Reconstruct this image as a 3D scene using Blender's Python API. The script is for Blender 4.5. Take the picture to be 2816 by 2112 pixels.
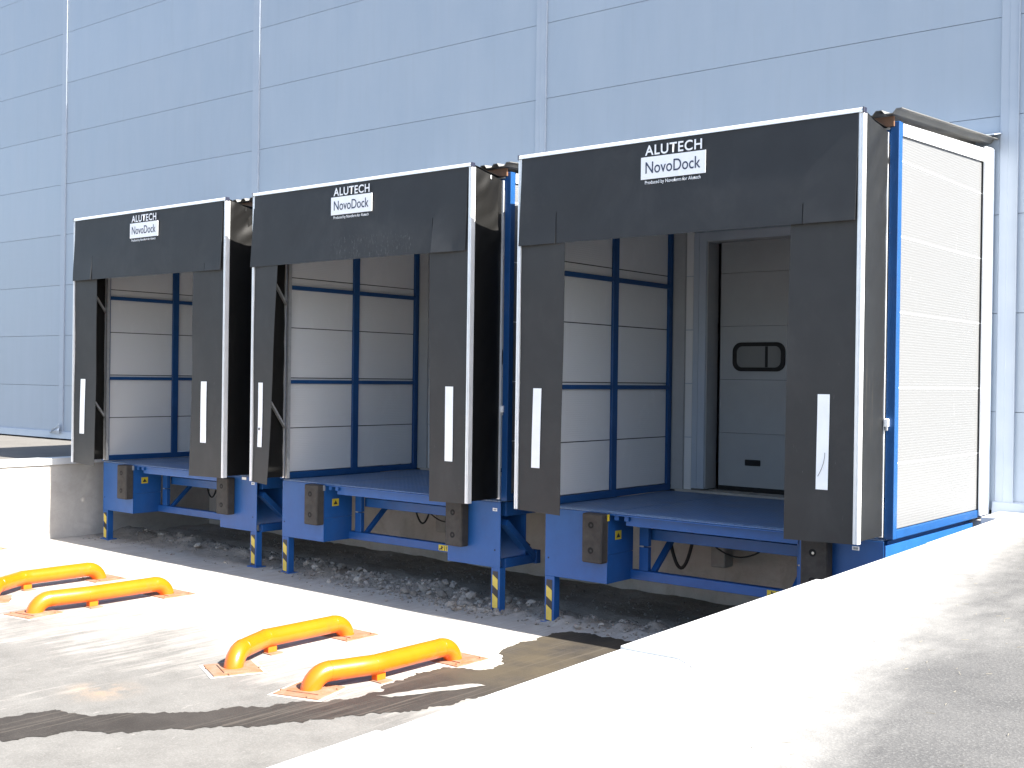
import bpy, bmesh, math, random
from mathutils import Vector, Matrix, noise

# ------------------------------------------------------------------ camera, sky, sun, exposure
scn = bpy.context.scene
for o in list(bpy.data.objects):
    bpy.data.objects.remove(o, do_unlink=True)
COL = scn.collection

cam_data = bpy.data.cameras.new('camera')
cam_data.sensor_width = 36.0
cam_data.sensor_fit = 'HORIZONTAL'
cam_data.lens = 40.887
cam_data.clip_start = 0.05
cam_data.clip_end = 3000.0
cam = bpy.data.objects.new('camera', cam_data)
COL.objects.link(cam)
_r = Vector((0.77447382, 0.63245933, 0.01362023))
_u = Vector((-0.01391652, -0.00449165, 0.99989307))
_f = Vector((-0.63245288, 0.77458055, -0.00532297))
M = Matrix.Identity(4)
for i in range(3):
    M[i][0] = _r[i]; M[i][1] = _u[i]; M[i][2] = -_f[i]
M[0][3], M[1][3], M[2][3] = 21.476, -12.253, 1.279
cam.matrix_world = M
scn.camera = cam

SUN_EL = math.radians(43.0)
# the sun stands to the right, in line with the long wall (a hair behind its plane)
to_sun = Vector((math.cos(SUN_EL), 0.004, math.sin(SUN_EL))).normalized()

world = bpy.data.worlds.new('World')
scn.world = world
world.use_nodes = True
wn = world.node_tree
wn.nodes.clear()
sky = wn.nodes.new('ShaderNodeTexSky')
sky.sky_type = 'NISHITA'
sky.sun_disc = False
sky.sun_elevation = SUN_EL
sky.sun_rotation = math.radians(90.0)
sky.altitude = 200
sky.air_density = 1.0
sky.dust_density = 2.2
sky.ozone_density = 1.0
bg = wn.nodes.new('ShaderNodeBackground')
bg.inputs['Strength'].default_value = 0.085
wo = wn.nodes.new('ShaderNodeOutputWorld')
wn.links.new(sky.outputs[0], bg.inputs[0])
wn.links.new(bg.outputs[0], wo.inputs[0])

sun_data = bpy.data.lights.new('sun', 'SUN')
sun_data.energy = 5.0
sun_data.angle = math.radians(0.53)
sun_data.color = (1.0, 0.955, 0.88)
sun = bpy.data.objects.new('sun', sun_data)
sun.rotation_euler = to_sun.to_track_quat('Z', 'Y').to_euler()
sun.location = (40, 0, 40)
COL.objects.link(sun)

scn.render.engine = 'CYCLES'
scn.view_settings.view_transform = 'Standard'
scn.view_settings.look = 'None'
scn.view_settings.exposure = 2.15
scn.view_settings.gamma = 1.0
scn.view_settings.use_curve_mapping = False
scn.cycles.max_bounces = 8
scn.cycles.diffuse_bounces = 5

rng = random.Random(7)

# ------------------------------------------------------------------ materials
MATS = {}

class NT:
    """small helper round a node tree"""
    def __init__(self, name):
        self.m = bpy.data.materials.new(name)
        self.m.use_nodes = True
        self.t = self.m.node_tree
        self.b = self.t.nodes['Principled BSDF']
        self.tc = self.t.nodes.new('ShaderNodeTexCoord')
        MATS[name] = self.m
    def n(self, typ, **kw):
        nd = self.t.nodes.new(typ)
        for k, v in kw.items():
            setattr(nd, k, v)
        return nd
    def l(self, a, b):
        self.t.links.new(a, b)
    def mapping(self, scale=(1, 1, 1), rot=(0, 0, 0), loc=(0, 0, 0)):
        mp = self.n('ShaderNodeMapping')
        mp.inputs['Scale'].default_value = scale
        mp.inputs['Rotation'].default_value = rot
        mp.inputs['Location'].default_value = loc
        self.l(self.tc.outputs['Object'], mp.inputs[0])
        return mp.outputs[0]
    def noise(self, scale, detail=4, rough=0.55, vec=None, dist=0.0):
        nd = self.n('ShaderNodeTexNoise')
        nd.inputs['Scale'].default_value = scale
        nd.inputs['Detail'].default_value = detail
        nd.inputs['Roughness'].default_value = rough
        nd.inputs['Distortion'].default_value = dist
        self.l(vec if vec is not None else self.tc.outputs['Object'], nd.inputs['Vector'])
        return nd.outputs['Fac']
    def ramp(self, fac, p0, p1, c0=(0, 0, 0, 1), c1=(1, 1, 1, 1)):
        r = self.n('ShaderNodeValToRGB')
        r.color_ramp.elements[0].position = p0
        r.color_ramp.elements[1].position = p1
        r.color_ramp.elements[0].color = c0
        r.color_ramp.elements[1].color = c1
        self.l(fac, r.inputs[0])
        return r.outputs[0]
    def mixc(self, fac, a, b, mode='MIX'):
        mx = self.n('ShaderNodeMix', data_type='RGBA', blend_type=mode)
        if isinstance(fac, (int, float)):
            mx.inputs[0].default_value = fac
        else:
            self.l(fac, mx.inputs[0])
        for sock, v in ((mx.inputs[6], a), (mx.inputs[7], b)):
            if isinstance(v, tuple):
                sock.default_value = v if len(v) == 4 else (*v, 1)
            else:
                self.l(v, sock)
        return mx.outputs[2]
    def math(self, op, a, b=None, clamp=False):
        mt = self.n('ShaderNodeMath', operation=op)
        mt.use_clamp = clamp
        for i, v in enumerate((a, b)):
            if v is None:
                continue
            if isinstance(v, (int, float)):
                mt.inputs[i].default_value = v
            else:
                self.l(v, mt.inputs[i])
        return mt.outputs[0]
    def sep(self, vec=None):
        s = self.n('ShaderNodeSeparateXYZ')
        self.l(vec if vec is not None else self.tc.outputs['Object'], s.inputs[0])
        return s.outputs
    def smooth(self, v, a, b):
        mr = self.n('ShaderNodeMapRange', interpolation_type='SMOOTHSTEP')
        mr.inputs['From Min'].default_value = a
        mr.inputs['From Max'].default_value = b
        self.l(v, mr.inputs[0])
        return mr.outputs[0]
    def bump(self, h, strength=0.3, dist=0.01, prev=None):
        bp = self.n('ShaderNodeBump')
        bp.inputs['Strength'].default_value = strength
        bp.inputs['Distance'].default_value = dist
        self.l(h, bp.inputs['Height'])
        if prev is not None:
            self.l(prev, bp.inputs['Normal'])
        return bp.outputs[0]
    def out(self, col=None, rough=None, metal=None, spec=None, nrm=None):
        for key, v in (('Base Color', col), ('Roughness', rough), ('Metallic', metal), ('Specular IOR Level', spec), ('Normal', nrm)):
            if v is None:
                continue
            s = self.b.inputs[key]
            if isinstance(v, tuple):
                s.default_value = v if len(v) == 4 else (*v, 1)
            elif isinstance(v, (int, float)):
                s.default_value = v
            else:
                self.l(v, s)
        return self.m

def var(c, k):
    return tuple(max(0, x * k) for x in c)

def simple(name, c, rough=0.5, metal=0.0, spec=0.5, ns=6.0, amt=0.12, bs=0.0, bsc=60.0, rv=0.1):
    t = NT(name)
    f = t.noise(ns, 5, 0.6)
    col = t.mixc(t.ramp(f, 0.3, 0.7), var(c, 1 - amt), var(c, 1 + amt))
    nrm = t.bump(t.noise(bsc, 3), bs, 0.004) if bs else None
    r = t.math('ADD', t.math('MULTIPLY', t.noise(ns * 2.3, 3), rv * 2), rough - rv)
    return t.out(col, r, metal, spec, nrm)

def objrand(t, col, k=0.04):
    oi = t.n('ShaderNodeObjectInfo')
    v = t.math('ADD', t.math('MULTIPLY', oi.outputs['Random'], 2 * k), 1 - k)
    hs = t.n('ShaderNodeHueSaturation')
    t.l(v, hs.inputs['Value'])
    t.l(col, hs.inputs['Color'])
    return hs.outputs[0]

# silver-grey sandwich panels of the hall wall
t = NT('hall_panel')
s = t.sep()
ribs = t.math('SINE', t.math('MULTIPLY', s[2], 2 * math.pi / 0.1))
ribs2 = t.math('SINE', t.math('MULTIPLY', s[2], 2 * math.pi / 0.025))
warp = t.noise(0.7, 2, vec=t.mapping((1, 1, 2.5)))
nrm = t.bump(t.math('ADD', t.math('MULTIPLY', ribs, 0.6), t.math('MULTIPLY', ribs2, 0.25)), 0.10, 0.002)
nrm = t.bump(warp, 0.16, 0.05, nrm)
dirt = t.noise(1.6, 5, 0.6, vec=t.mapping((1.2, 1, 0.35)))
col = t.mixc(t.ramp(dirt, 0.35, 0.75), (0.322, 0.380, 0.452), (0.360, 0.414, 0.482))
st = t.ramp(t.noise(5.0, 5, 0.65, vec=t.mapping((2.2, 1, 0.12))), 0.52, 0.80)
col = t.mixc(t.math('MULTIPLY', st, 0.22), col, (0.28, 0.31, 0.34))
t.out(objrand(t, col, 0.03), t.math('ADD', t.math('MULTIPLY', dirt, 0.3), 0.25), 0.0, 0.5, nrm)

t = NT('hall_flashing')
col = t.mixc(t.ramp(t.noise(3, 4), 0.3, 0.7), (0.352, 0.403, 0.475), (0.388, 0.436, 0.50))
t.out(col, 0.45, 0.0, 0.5, t.bump(t.noise(2.0, 2, vec=t.mapping((4, 4, 0.6))), 0.06, 0.03))

simple('seam_dark', (0.035, 0.037, 0.04), 0.8, amt=0.1)
# white sandwich panels of the dock houses with fine ribs
t = NT('house_panel')
s = t.sep()
ribs = t.math('SINE', t.math('MULTIPLY', s[2], 2 * math.pi / 0.0232))
ridge = t.math('SINE', t.math('MULTIPLY', s[2], 2 * math.pi / 0.108))
nrm = t.bump(t.math('ADD', ribs, t.math('MULTIPLY', ridge, 0.5)), 0.18, 0.003)
sm = t.ramp(t.noise(2.2, 6, 0.7, vec=t.mapping((1, 1.2, 0.7)), dist=0.6), 0.56, 0.72)
col = t.mixc(t.math('MULTIPLY', sm, 0.5), (0.60, 0.61, 0.62), (0.68, 0.69, 0.70))
sp = t.ramp(t.noise(26, 4, 0.7), 0.66, 0.74)
col = t.mixc(t.math('MULTIPLY', sp, 0.25), col, (0.45, 0.44, 0.42))
t.out(objrand(t, col, 0.025), 0.42, 0.0, 0.4, nrm)
t = NT('house_panel_outer')
s = t.sep()
ribs = t.math('SINE', t.math('MULTIPLY', s[2], 2 * math.pi / 0.0232))
nrm = t.bump(ribs, 0.12, 0.004)
sm = t.ramp(t.noise(2.6, 7, 0.75, vec=t.mapping((1, 1.4, 0.7)), dist=0.9), 0.60, 0.68)
fl = t.ramp(t.noise(9, 5, 0.75, vec=t.mapping((1, 2, 0.8))), 0.60, 0.64)
col = t.mixc(t.math('MULTIPLY', t.math('MULTIPLY', sm, fl), 0.8), (0.222, 0.226, 0.230), (0.50, 0.50, 0.50))
t.out(objrand(t, col, 0.02), 0.5, 0.45, 0.4, nrm)
simple('house_trim', (0.72, 0.73, 0.74), 0.35, ns=4, amt=0.05)

# blue paint
def blue_paint(name, c, rough):
    t = NT(name)
    f = t.noise(5, 5, 0.65)
    col = t.mixc(t.ramp(f, 0.3, 0.7), var(c, 0.88), var(c, 1.1))
    dust = t.ramp(t.noise(2.2, 6, 0.7, vec=t.mapping((1, 1, 0.5)), dist=0.4), 0.55, 0.85)
    col = t.mixc(t.math('MULTIPLY', dust, 0.12), col, (0.18, 0.18, 0.18))
    chip = t.ramp(t.noise(30, 5, 0.7), 0.70, 0.73)
    col = t.mixc(t.math('MULTIPLY', chip, 0.35), col, (0.35, 0.33, 0.3))
    r = t.math('ADD', t.math('MULTIPLY', dust, 0.25), rough)
    t.out(col, r, 0.0, 0.35, t.bump(t.noise(90, 2), 0.05, 0.002))
blue_paint('blue_steel', (0.014, 0.085, 0.275), 0.42)
blue_paint('blue_frame', (0.010, 0.060, 0.185), 0.38)

# tread plate of the leveller deck
t = NT('tread_plate')
w1 = t.n('ShaderNodeTexWave'); w1.inputs['Scale'].default_value = 9.0; w1.bands_direction = 'DIAGONAL'
w2 = t.n('ShaderNodeTexWave'); w2.inputs['Scale'].default_value = 9.0; w2.bands_direction = 'DIAGONAL'
t.l(t.mapping(), w1.inputs['Vector'])
t.l(t.mapping((1, -1, 1), loc=(0.03, 0, 0)), w2.inputs['Vector'])
h = t.math('MULTIPLY', w1.outputs['Fac'], w2.outputs['Fac'])
hh = t.ramp(h, 0.35, 0.55)
wear = t.ramp(t.noise(3.2, 6, 0.7), 0.42, 0.75)
col = t.mixc(t.ramp(t.noise(7, 5), 0.3, 0.7), (0.07, 0.155, 0.33), (0.10, 0.19, 0.37))
col = t.mixc(t.math('MULTIPLY', wear, 0.45), col, (0.17, 0.18, 0.19))
col = t.mixc(t.math('MULTIPLY', hh, 0.5), col, (0.17, 0.23, 0.34))
t.out(col, 0.5, 0.0, 0.5, t.bump(hh, 0.8, 0.006))

# curtain rubber with scuffs
def rubber(name, c, scuff_box=None, rough=0.55, amount=0.5):
    t = NT(name)
    f = t.noise(4, 5, 0.65)
    col = t.mixc(t.ramp(f, 0.3, 0.7), var(c, 0.9), var(c, 1.1))
    weave = t.noise(260, 1, 0.5)
    dust = t.ramp(t.noise(1.7, 5, 0.7, vec=t.mapping((1, 1, 0.6)), dist=0.5), 0.5, 0.85)
    col = t.mixc(t.math('MULTIPLY', dust, 0.10), col, (0.2, 0.19, 0.18))
    # thin scratches
    sc = t.ramp(t.noise(9, 6, 0.75, vec=t.mapping((7, 1, 1.1), rot=(0, 0.35, 0))), 0.655, 0.70)
    area = t.ramp(t.noise(1.4, 3, 0.5), 0.45, 0.65)
    mask = t.math('MULTIPLY', sc, area)
    if scuff_box:
        x0, x1, z0, z1 = scuff_box
        s = t.sep()
        bx = t.math('MULTIPLY', t.smooth(s[0], x0, x0 + 0.5), t.math('SUBTRACT', 1.0, t.smooth(s[0], x1 - 0.12, x1)))
        bz = t.math('MULTIPLY', t.smooth(s[2], z0, z0 + 0.1), t.math('SUBTRACT', 1.0, t.smooth(s[2], z1 - 0.1, z1)))
        bb = t.math('MULTIPLY', bx, bz)
        sc2 = t.ramp(t.noise(11, 7, 0.8, vec=t.mapping((6, 1, 1.3), rot=(0, 0.25, 0))), 0.56, 0.72)
        mask = t.math('MAXIMUM', t.math('MULTIPLY', mask, 0.3), t.math('MULTIPLY', bb, sc2))
    col = t.mixc(t.math('MULTIPLY', mask, amount), col, (0.33, 0.32, 0.31))
    nrm = t.bump(weave, 0.08, 0.002)
    nrm = t.bump(t.noise(2.2, 3), 0.12, 0.02, nrm)
    t.out(col, rough, 0.0, 0.35, nrm)
rubber('curtain_rubber', (0.030, 0.0298, 0.0300), amount=0.32)
rubber('flap_rubber', (0.024, 0.0255, 0.028), amount=0.12)
rubber('flap_rubber_scuffed', (0.024, 0.0255, 0.028), (1.2, 2.85, 2.62, 2.98), amount=0.5)

# black side canvas; the exposed one carries run-off streaks
def canvas(name, c, streaks=False):
    t = NT(name)
    col = t.mixc(t.ramp(t.noise(5, 5, 0.65), 0.3, 0.7), var(c, 0.85), var(c, 1.15))
    if streaks:
        s = t.sep()
        st = t.ramp(t.noise(6.5, 5, 0.7, vec=t.mapping((1, 1.6, 0.10), loc=(0, 0.33, 0))), 0.60, 0.70)
        zone = t.math('MULTIPLY', t.smooth(s[2], 0.45, 1.0), t.math('SUBTRACT', 1.0, t.smooth(s[2], 1.75, 1.85)))
        col = t.mixc(t.math('MULTIPLY', t.math('MULTIPLY', st, zone), 0.5), col, (0.085, 0.075, 0.058))
        fine = t.ramp(t.noise(20, 6, 0.8, vec=t.mapping((1, 2, 0.5))), 0.6, 0.72)
        col = t.mixc(t.math('MULTIPLY', fine, 0.10), col, (0.06, 0.06, 0.057))
    t.out(col, 0.5, 0.0, 0.3, t.bump(t.noise(180, 2), 0.06, 0.002))
canvas('black_canvas', (0.0052, 0.0050, 0.0046))
canvas('weathered_canvas', (0.0108, 0.0118, 0.0128), True)

simple('aluminium', (0.80, 0.81, 0.82), 0.34, 0.35, 0.5, ns=8, amt=0.05)
simple('galvanised', (0.42, 0.43, 0.44), 0.42, 0.55, 0.5, ns=18, amt=0.12)
simple('end_cap_plastic', (0.012, 0.014, 0.03), 0.45)
simple('white_print', (0.86, 0.87, 0.88), 0.5, ns=9, amt=0.03)
simple('dark_print', (0.022, 0.032, 0.075), 0.5, amt=0.05)
simple('reflective_white', (0.88, 0.89, 0.90), 0.4, ns=7, amt=0.04)
simple('bumper_rubber', (0.040, 0.035, 0.031), 0.8, ns=9, amt=0.3, bs=0.25, bsc=40)
simple('hole_dark', (0.006, 0.006, 0.006), 0.9)
simple('bolt_steel', (0.5, 0.5, 0.48), 0.35, 0.8)
simple('hazard_black', (0.02, 0.02, 0.024), 0.5)
simple('hazard_yellow', (0.62, 0.46, 0.075), 0.5, ns=14, amt=0.12)
simple('sticker_yellow', (0.62, 0.46, 0.03), 0.45, ns=9, amt=0.08)
simple('hose_rubber', (0.012, 0.012, 0.013), 0.5)
simple('fascia_board', (0.14, 0.066, 0.032), 0.7, ns=8, amt=0.25)
simple('roof_sheet', (0.20, 0.195, 0.18), 0.5, 0.3, ns=3, amt=0.1)
simple('door_panel', (0.30, 0.315, 0.325), 0.45, ns=2.5, amt=0.05, bs=0.05, bsc=120)
simple('door_frame', (0.30, 0.31, 0.32), 0.45, ns=4, amt=0.06)
simple('black_gasket', (0.006, 0.006, 0.0065), 0.8)
t = NT('window_glass')
t.out((0.16, 0.165, 0.16), 0.12, 0.0, 0.5)
simple('sill_concrete', (0.36, 0.34, 0.31), 0.85, ns=5, amt=0.2, bs=0.2)

# safety orange tube paint
t = NT('orange_paint')
col = t.mixc(t.ramp(t.noise(5, 4), 0.3, 0.7), (0.66, 0.098, 0.002), (0.70, 0.118, 0.003))
sc = t.ramp(t.noise(24, 5, 0.7, vec=t.mapping((1, 0.5, 1))), 0.70, 0.73)
col = t.mixc(t.math('MULTIPLY', sc, 0.5), col, (0.25, 0.09, 0.03))
rubm = t.ramp(t.noise(3.2, 6, 0.75, vec=t.mapping((1, 0.7, 1.6))), 0.58, 0.72)
col = t.mixc(t.math('MULTIPLY', rubm, 0.35), col, (0.16, 0.05, 0.015))
t.out(col, t.math('ADD', t.math('MULTIPLY', rubm, 0.3), 0.28), 0.0, 0.5, t.bump(t.noise(12, 2), 0.03, 0.01))
t = NT('orange_plate')
col = t.mixc(t.ramp(t.noise(9, 5, 0.7), 0.35, 0.65), (0.25, 0.092, 0.036), (0.20, 0.115, 0.07))
dust = t.ramp(t.noise(5, 6, 0.7), 0.42, 0.66)
col = t.mixc(t.math('MULTIPLY', dust, 0.75), col, (0.21, 0.172, 0.140))
t.out(col, 0.6)

# concrete of the retaining walls / foundation
t = NT('wall_concrete')
f = t.noise(1.8, 6, 0.65)
col = t.mixc(t.ramp(f, 0.3, 0.7), (0.33, 0.315, 0.295), (0.46, 0.44, 0.415))
st = t.ramp(t.noise(3.0, 6, 0.7, vec=t.mapping((1, 1, 1.5)), dist=0.8), 0.5, 0.75)
col = t.mixc(t.math('MULTIPLY', st, 0.35), col, (0.22, 0.205, 0.19))
pits = t.ramp(t.noise(45, 3, 0.6), 0.62, 0.72)
col = t.mixc(t.math('MULTIPLY', pits, 0.2), col, (0.14, 0.13, 0.12))
t.out(col, 0.88, 0.0, 0.3, t.bump(t.noise(22, 5, 0.65), 0.3, 0.012))
t = NT('foundation_concrete')
col = t.mixc(t.ramp(t.noise(2.2, 6, 0.65), 0.3, 0.7), (0.42, 0.385, 0.34), (0.56, 0.52, 0.47))
st = t.ramp(t.noise(3.5, 6, 0.75, vec=t.mapping((1, 1, 0.7)), dist=0.6), 0.5, 0.7)
col = t.mixc(t.math('MULTIPLY', st, 0.5), col, (0.30, 0.25, 0.19))
t.out(col, 0.9, 0.0, 0.3, t.bump(t.noise(18, 5, 0.65), 0.4, 0.015))
simple('cap_metal', (0.56, 0.57, 0.575), 0.4, 0.1, 0.5, ns=3, amt=0.06)

# yard slab: grey paving with pale cement dust, broom streaks, speckle and soil behind the broken edge
t = NT('yard_paving')
s = t.sep()
big = t.noise(0.55, 6, 0.65, dist=0.5)
mid = t.noise(2.6, 6, 0.7)
spk = t.noise(75, 3, 0.6)
grey = t.mixc(t.ramp(mid, 0.3, 0.7), (0.098, 0.095, 0.090), (0.140, 0.136, 0.129))
grey = t.mixc(t.math('MULTIPLY', t.ramp(spk, 0.45, 0.7), 0.35), grey, (0.22, 0.215, 0.205))
grey = t.mixc(t.math('MULTIPLY', t.ramp(t.noise(110, 2), 0.58, 0.7), 0.4), grey, (0.06, 0.058, 0.055))
streak = t.noise(3.0, 6, 0.72, vec=t.mapping((4.5, 0.35, 1), rot=(0, 0, 0.22)), dist=0.3)
streak2 = t.noise(7.0, 5, 0.75, vec=t.mapping((3.5, 0.25, 1), rot=(0, 0, -0.12)))
dmask = t.math('ADD', t.smooth(s[1], -7.0, -4.4), t.math('MULTIPLY', t.math('SUBTRACT', big, 0.5), 2.0))
dmask = t.math('ADD', dmask, t.math('MULTIPLY', t.math('SUBTRACT', streak, 0.5), 2.2), True)
far = t.math('MULTIPLY', t.smooth(s[0], 12.3, 14.2), t.math('SUBTRACT', 1.0, t.smooth(s[1], -6.9, -5.6)))
dmask = t.math('SUBTRACT', dmask, t.math('MULTIPLY', far, 0.75), True)
col = t.mixc(dmask, grey, t.mixc(t.ramp(streak2, 0.42, 0.62), (0.225, 0.214, 0.197), (0.38, 0.362, 0.335)))
pale = t.math('MULTIPLY', t.smooth(s[1], -5.4, -3.9), 0.6)  # paler towards the docks: lifts the shaded slab strip by colour
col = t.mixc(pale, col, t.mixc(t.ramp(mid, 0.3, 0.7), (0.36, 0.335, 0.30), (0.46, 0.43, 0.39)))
dots = t.ramp(t.noise(13, 5, 0.75, vec=t.mapping((1, 0.45, 1), rot=(0, 0, 0.3))), 0.63, 0.70)
col = t.mixc(t.math('MULTIPLY', dots, 0.5), col, (0.25, 0.24, 0.225))
rx = t.n('ShaderNodeVectorMath', operation='DISTANCE')
t.l(t.mapping((1, 1, 0)), rx.inputs[0]); rx.inputs[1].default_value = (13.05, -7.1, 0)
rust = t.math('MULTIPLY', t.math('SUBTRACT', 1.0, t.smooth(rx.outputs['Value'], 0.02, 0.42)), t.ramp(mid, 0.4, 0.65))
col = t.mixc(t.math('MULTIPLY', rust, 0.6), col, (0.30, 0.19, 0.10))
# bare soil under the docks, behind a ragged line
edge = t.math('ADD', s[1], t.math('MULTIPLY', t.math('SUBTRACT', t.noise(2.1, 5, 0.65), 0.5), 0.7))
soilm = t.smooth(edge, -2.72, -2.3)
soil = t.mixc(t.ramp(t.noise(3.5, 6, 0.7), 0.3, 0.7), (0.20, 0.173, 0.142), (0.32, 0.283, 0.238))
soil = t.mixc(t.math('MULTIPLY', t.ramp(t.noise(60, 3), 0.5, 0.75), 0.4), soil, (0.34, 0.31, 0.27))
col = t.mixc(soilm, col, soil)
bm1 = t.bump(t.noise(55, 4, 0.65), 0.35, 0.006)
bm1 = t.bump(streak2, 0.12, 0.012, bm1)
bm1 = t.bump(t.math('MULTIPLY', t.noise(14, 6, 0.7), soilm), 0.7, 0.03, bm1)
t.out(col, 0.9, 0.0, 0.3, bm1)

t = NT('wet_paving')
tr = t.noise(5.0, 4, 0.6, vec=t.mapping((5.5, 0.10, 1), rot=(0, 0, 0.42)))
col = t.mixc(t.ramp(t.noise(2.2, 5, 0.7), 0.3, 0.7), (0.021, 0.0188, 0.0172), (0.038, 0.034, 0.031))
col = t.mixc(t.math('MULTIPLY', t.ramp(t.noise(85, 3), 0.55, 0.72), 0.5), col, (0.075, 0.067, 0.060))
col = t.mixc(t.math('MULTIPLY', t.ramp(tr, 0.55, 0.64), 0.6), col, (0.085, 0.075, 0.064))
s = t.sep()
sand = t.math('MULTIPLY', t.smooth(s[1], -5.6, -4.3), t.ramp(t.noise(1.5, 5, 0.65), 0.3, 0.6))
col = t.mixc(t.math('MULTIPLY', sand, 0.8), col, (0.070, 0.057, 0.038))
t.out(col, 0.75, 0.0, 0.18, t.bump(t.noise(60, 4), 0.3, 0.005))

t = NT('asphalt')
s = t.sep()
mid = t.noise(2.0, 6, 0.7)
col = t.mixc(t.ramp(mid, 0.3, 0.7), (0.060, 0.060, 0.061), (0.095, 0.094, 0.093))
ag = t.noise(85, 3, 0.65)
col = t.mixc(t.math('MULTIPLY', t.ramp(ag, 0.5, 0.7), 0.55), col, (0.18, 0.178, 0.172))
col = t.mixc(t.math('MULTIPLY', t.ramp(t.noise(120, 2), 0.55, 0.7), 0.5), col, (0.03, 0.03, 0.03))
dx = t.math('SUBTRACT', s[0], t.math('SUBTRACT', 18.7, t.math('MULTIPLY', t.math('ADD', s[1], 3.4), 0.17)))   # distance from the ragged rim of the dust
dm = t.math('SUBTRACT', 1.0, t.smooth(dx, -0.30, 0.45))
dm = t.math('ADD', dm, t.math('MULTIPLY', t.math('SUBTRACT', t.noise(1.3, 6, 0.7, vec=t.mapping((1.4, 0.5, 1), rot=(0, 0, 0.12))), 0.5), 1.3), True)
col = t.mixc(t.math('MULTIPLY', dm, 0.95), col, t.mixc(t.ramp(t.noise(9, 5, 0.7), 0.3, 0.7), (0.24, 0.236, 0.225), (0.36, 0.352, 0.335)))
t.out(col, 0.92, 0.0, 0.3, t.bump(ag, 0.5, 0.006, t.bump(t.noise(14, 5), 0.2, 0.01)))

t = NT('plateau_paving')
col = t.mixc(t.ramp(t.noise(1.2, 6, 0.7), 0.3, 0.7), (0.105, 0.098, 0.090), (0.145, 0.136, 0.124))
col = t.mixc(t.math('MULTIPLY', t.ramp(t.noise(70, 3), 0.5, 0.7), 0.3), col, (0.19, 0.18, 0.168))
t.out(col, 0.9, 0.0, 0.3, t.bump(t.noise(60, 4), 0.4, 0.006))
simple('far_ground', (0.27, 0.26, 0.235), 0.95, ns=0.3, amt=0.25)

t = NT('stone')
col = t.mixc(t.ramp(t.noise(14, 5, 0.65), 0.3, 0.7), (0.185, 0.165, 0.14), (0.37, 0.342, 0.305))
t.out(objrand(t, col, 0.35), 0.9, 0.0, 0.3, t.bump(t.noise(60, 4), 0.4, 0.005))
simple('straw', (0.24, 0.22, 0.17), 0.8)

# ------------------------------------------------------------------ mesh helpers
def link(name, mesh, mat, parent=None):
    o = bpy.data.objects.new(name, mesh)
    COL.objects.link(o)
    if mat and not mesh.materials:
        mesh.materials.append(MATS[mat])
    if parent:
        o.parent = parent
    return o

def tag(o, label, cat, group=None):
    o['label'] = label
    o['category'] = cat
    if group:
        o['group'] = group
    return o

def thing(name, label, cat, loc=(0, 0, 0), group=None):
    o = bpy.data.objects.new(name, None)
    o.empty_display_size = 0.2
    COL.objects.link(o)
    o.location = loc
    return tag(o, label, cat, group)

def structure(o):
    o['kind'] = 'structure'
    return o

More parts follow.
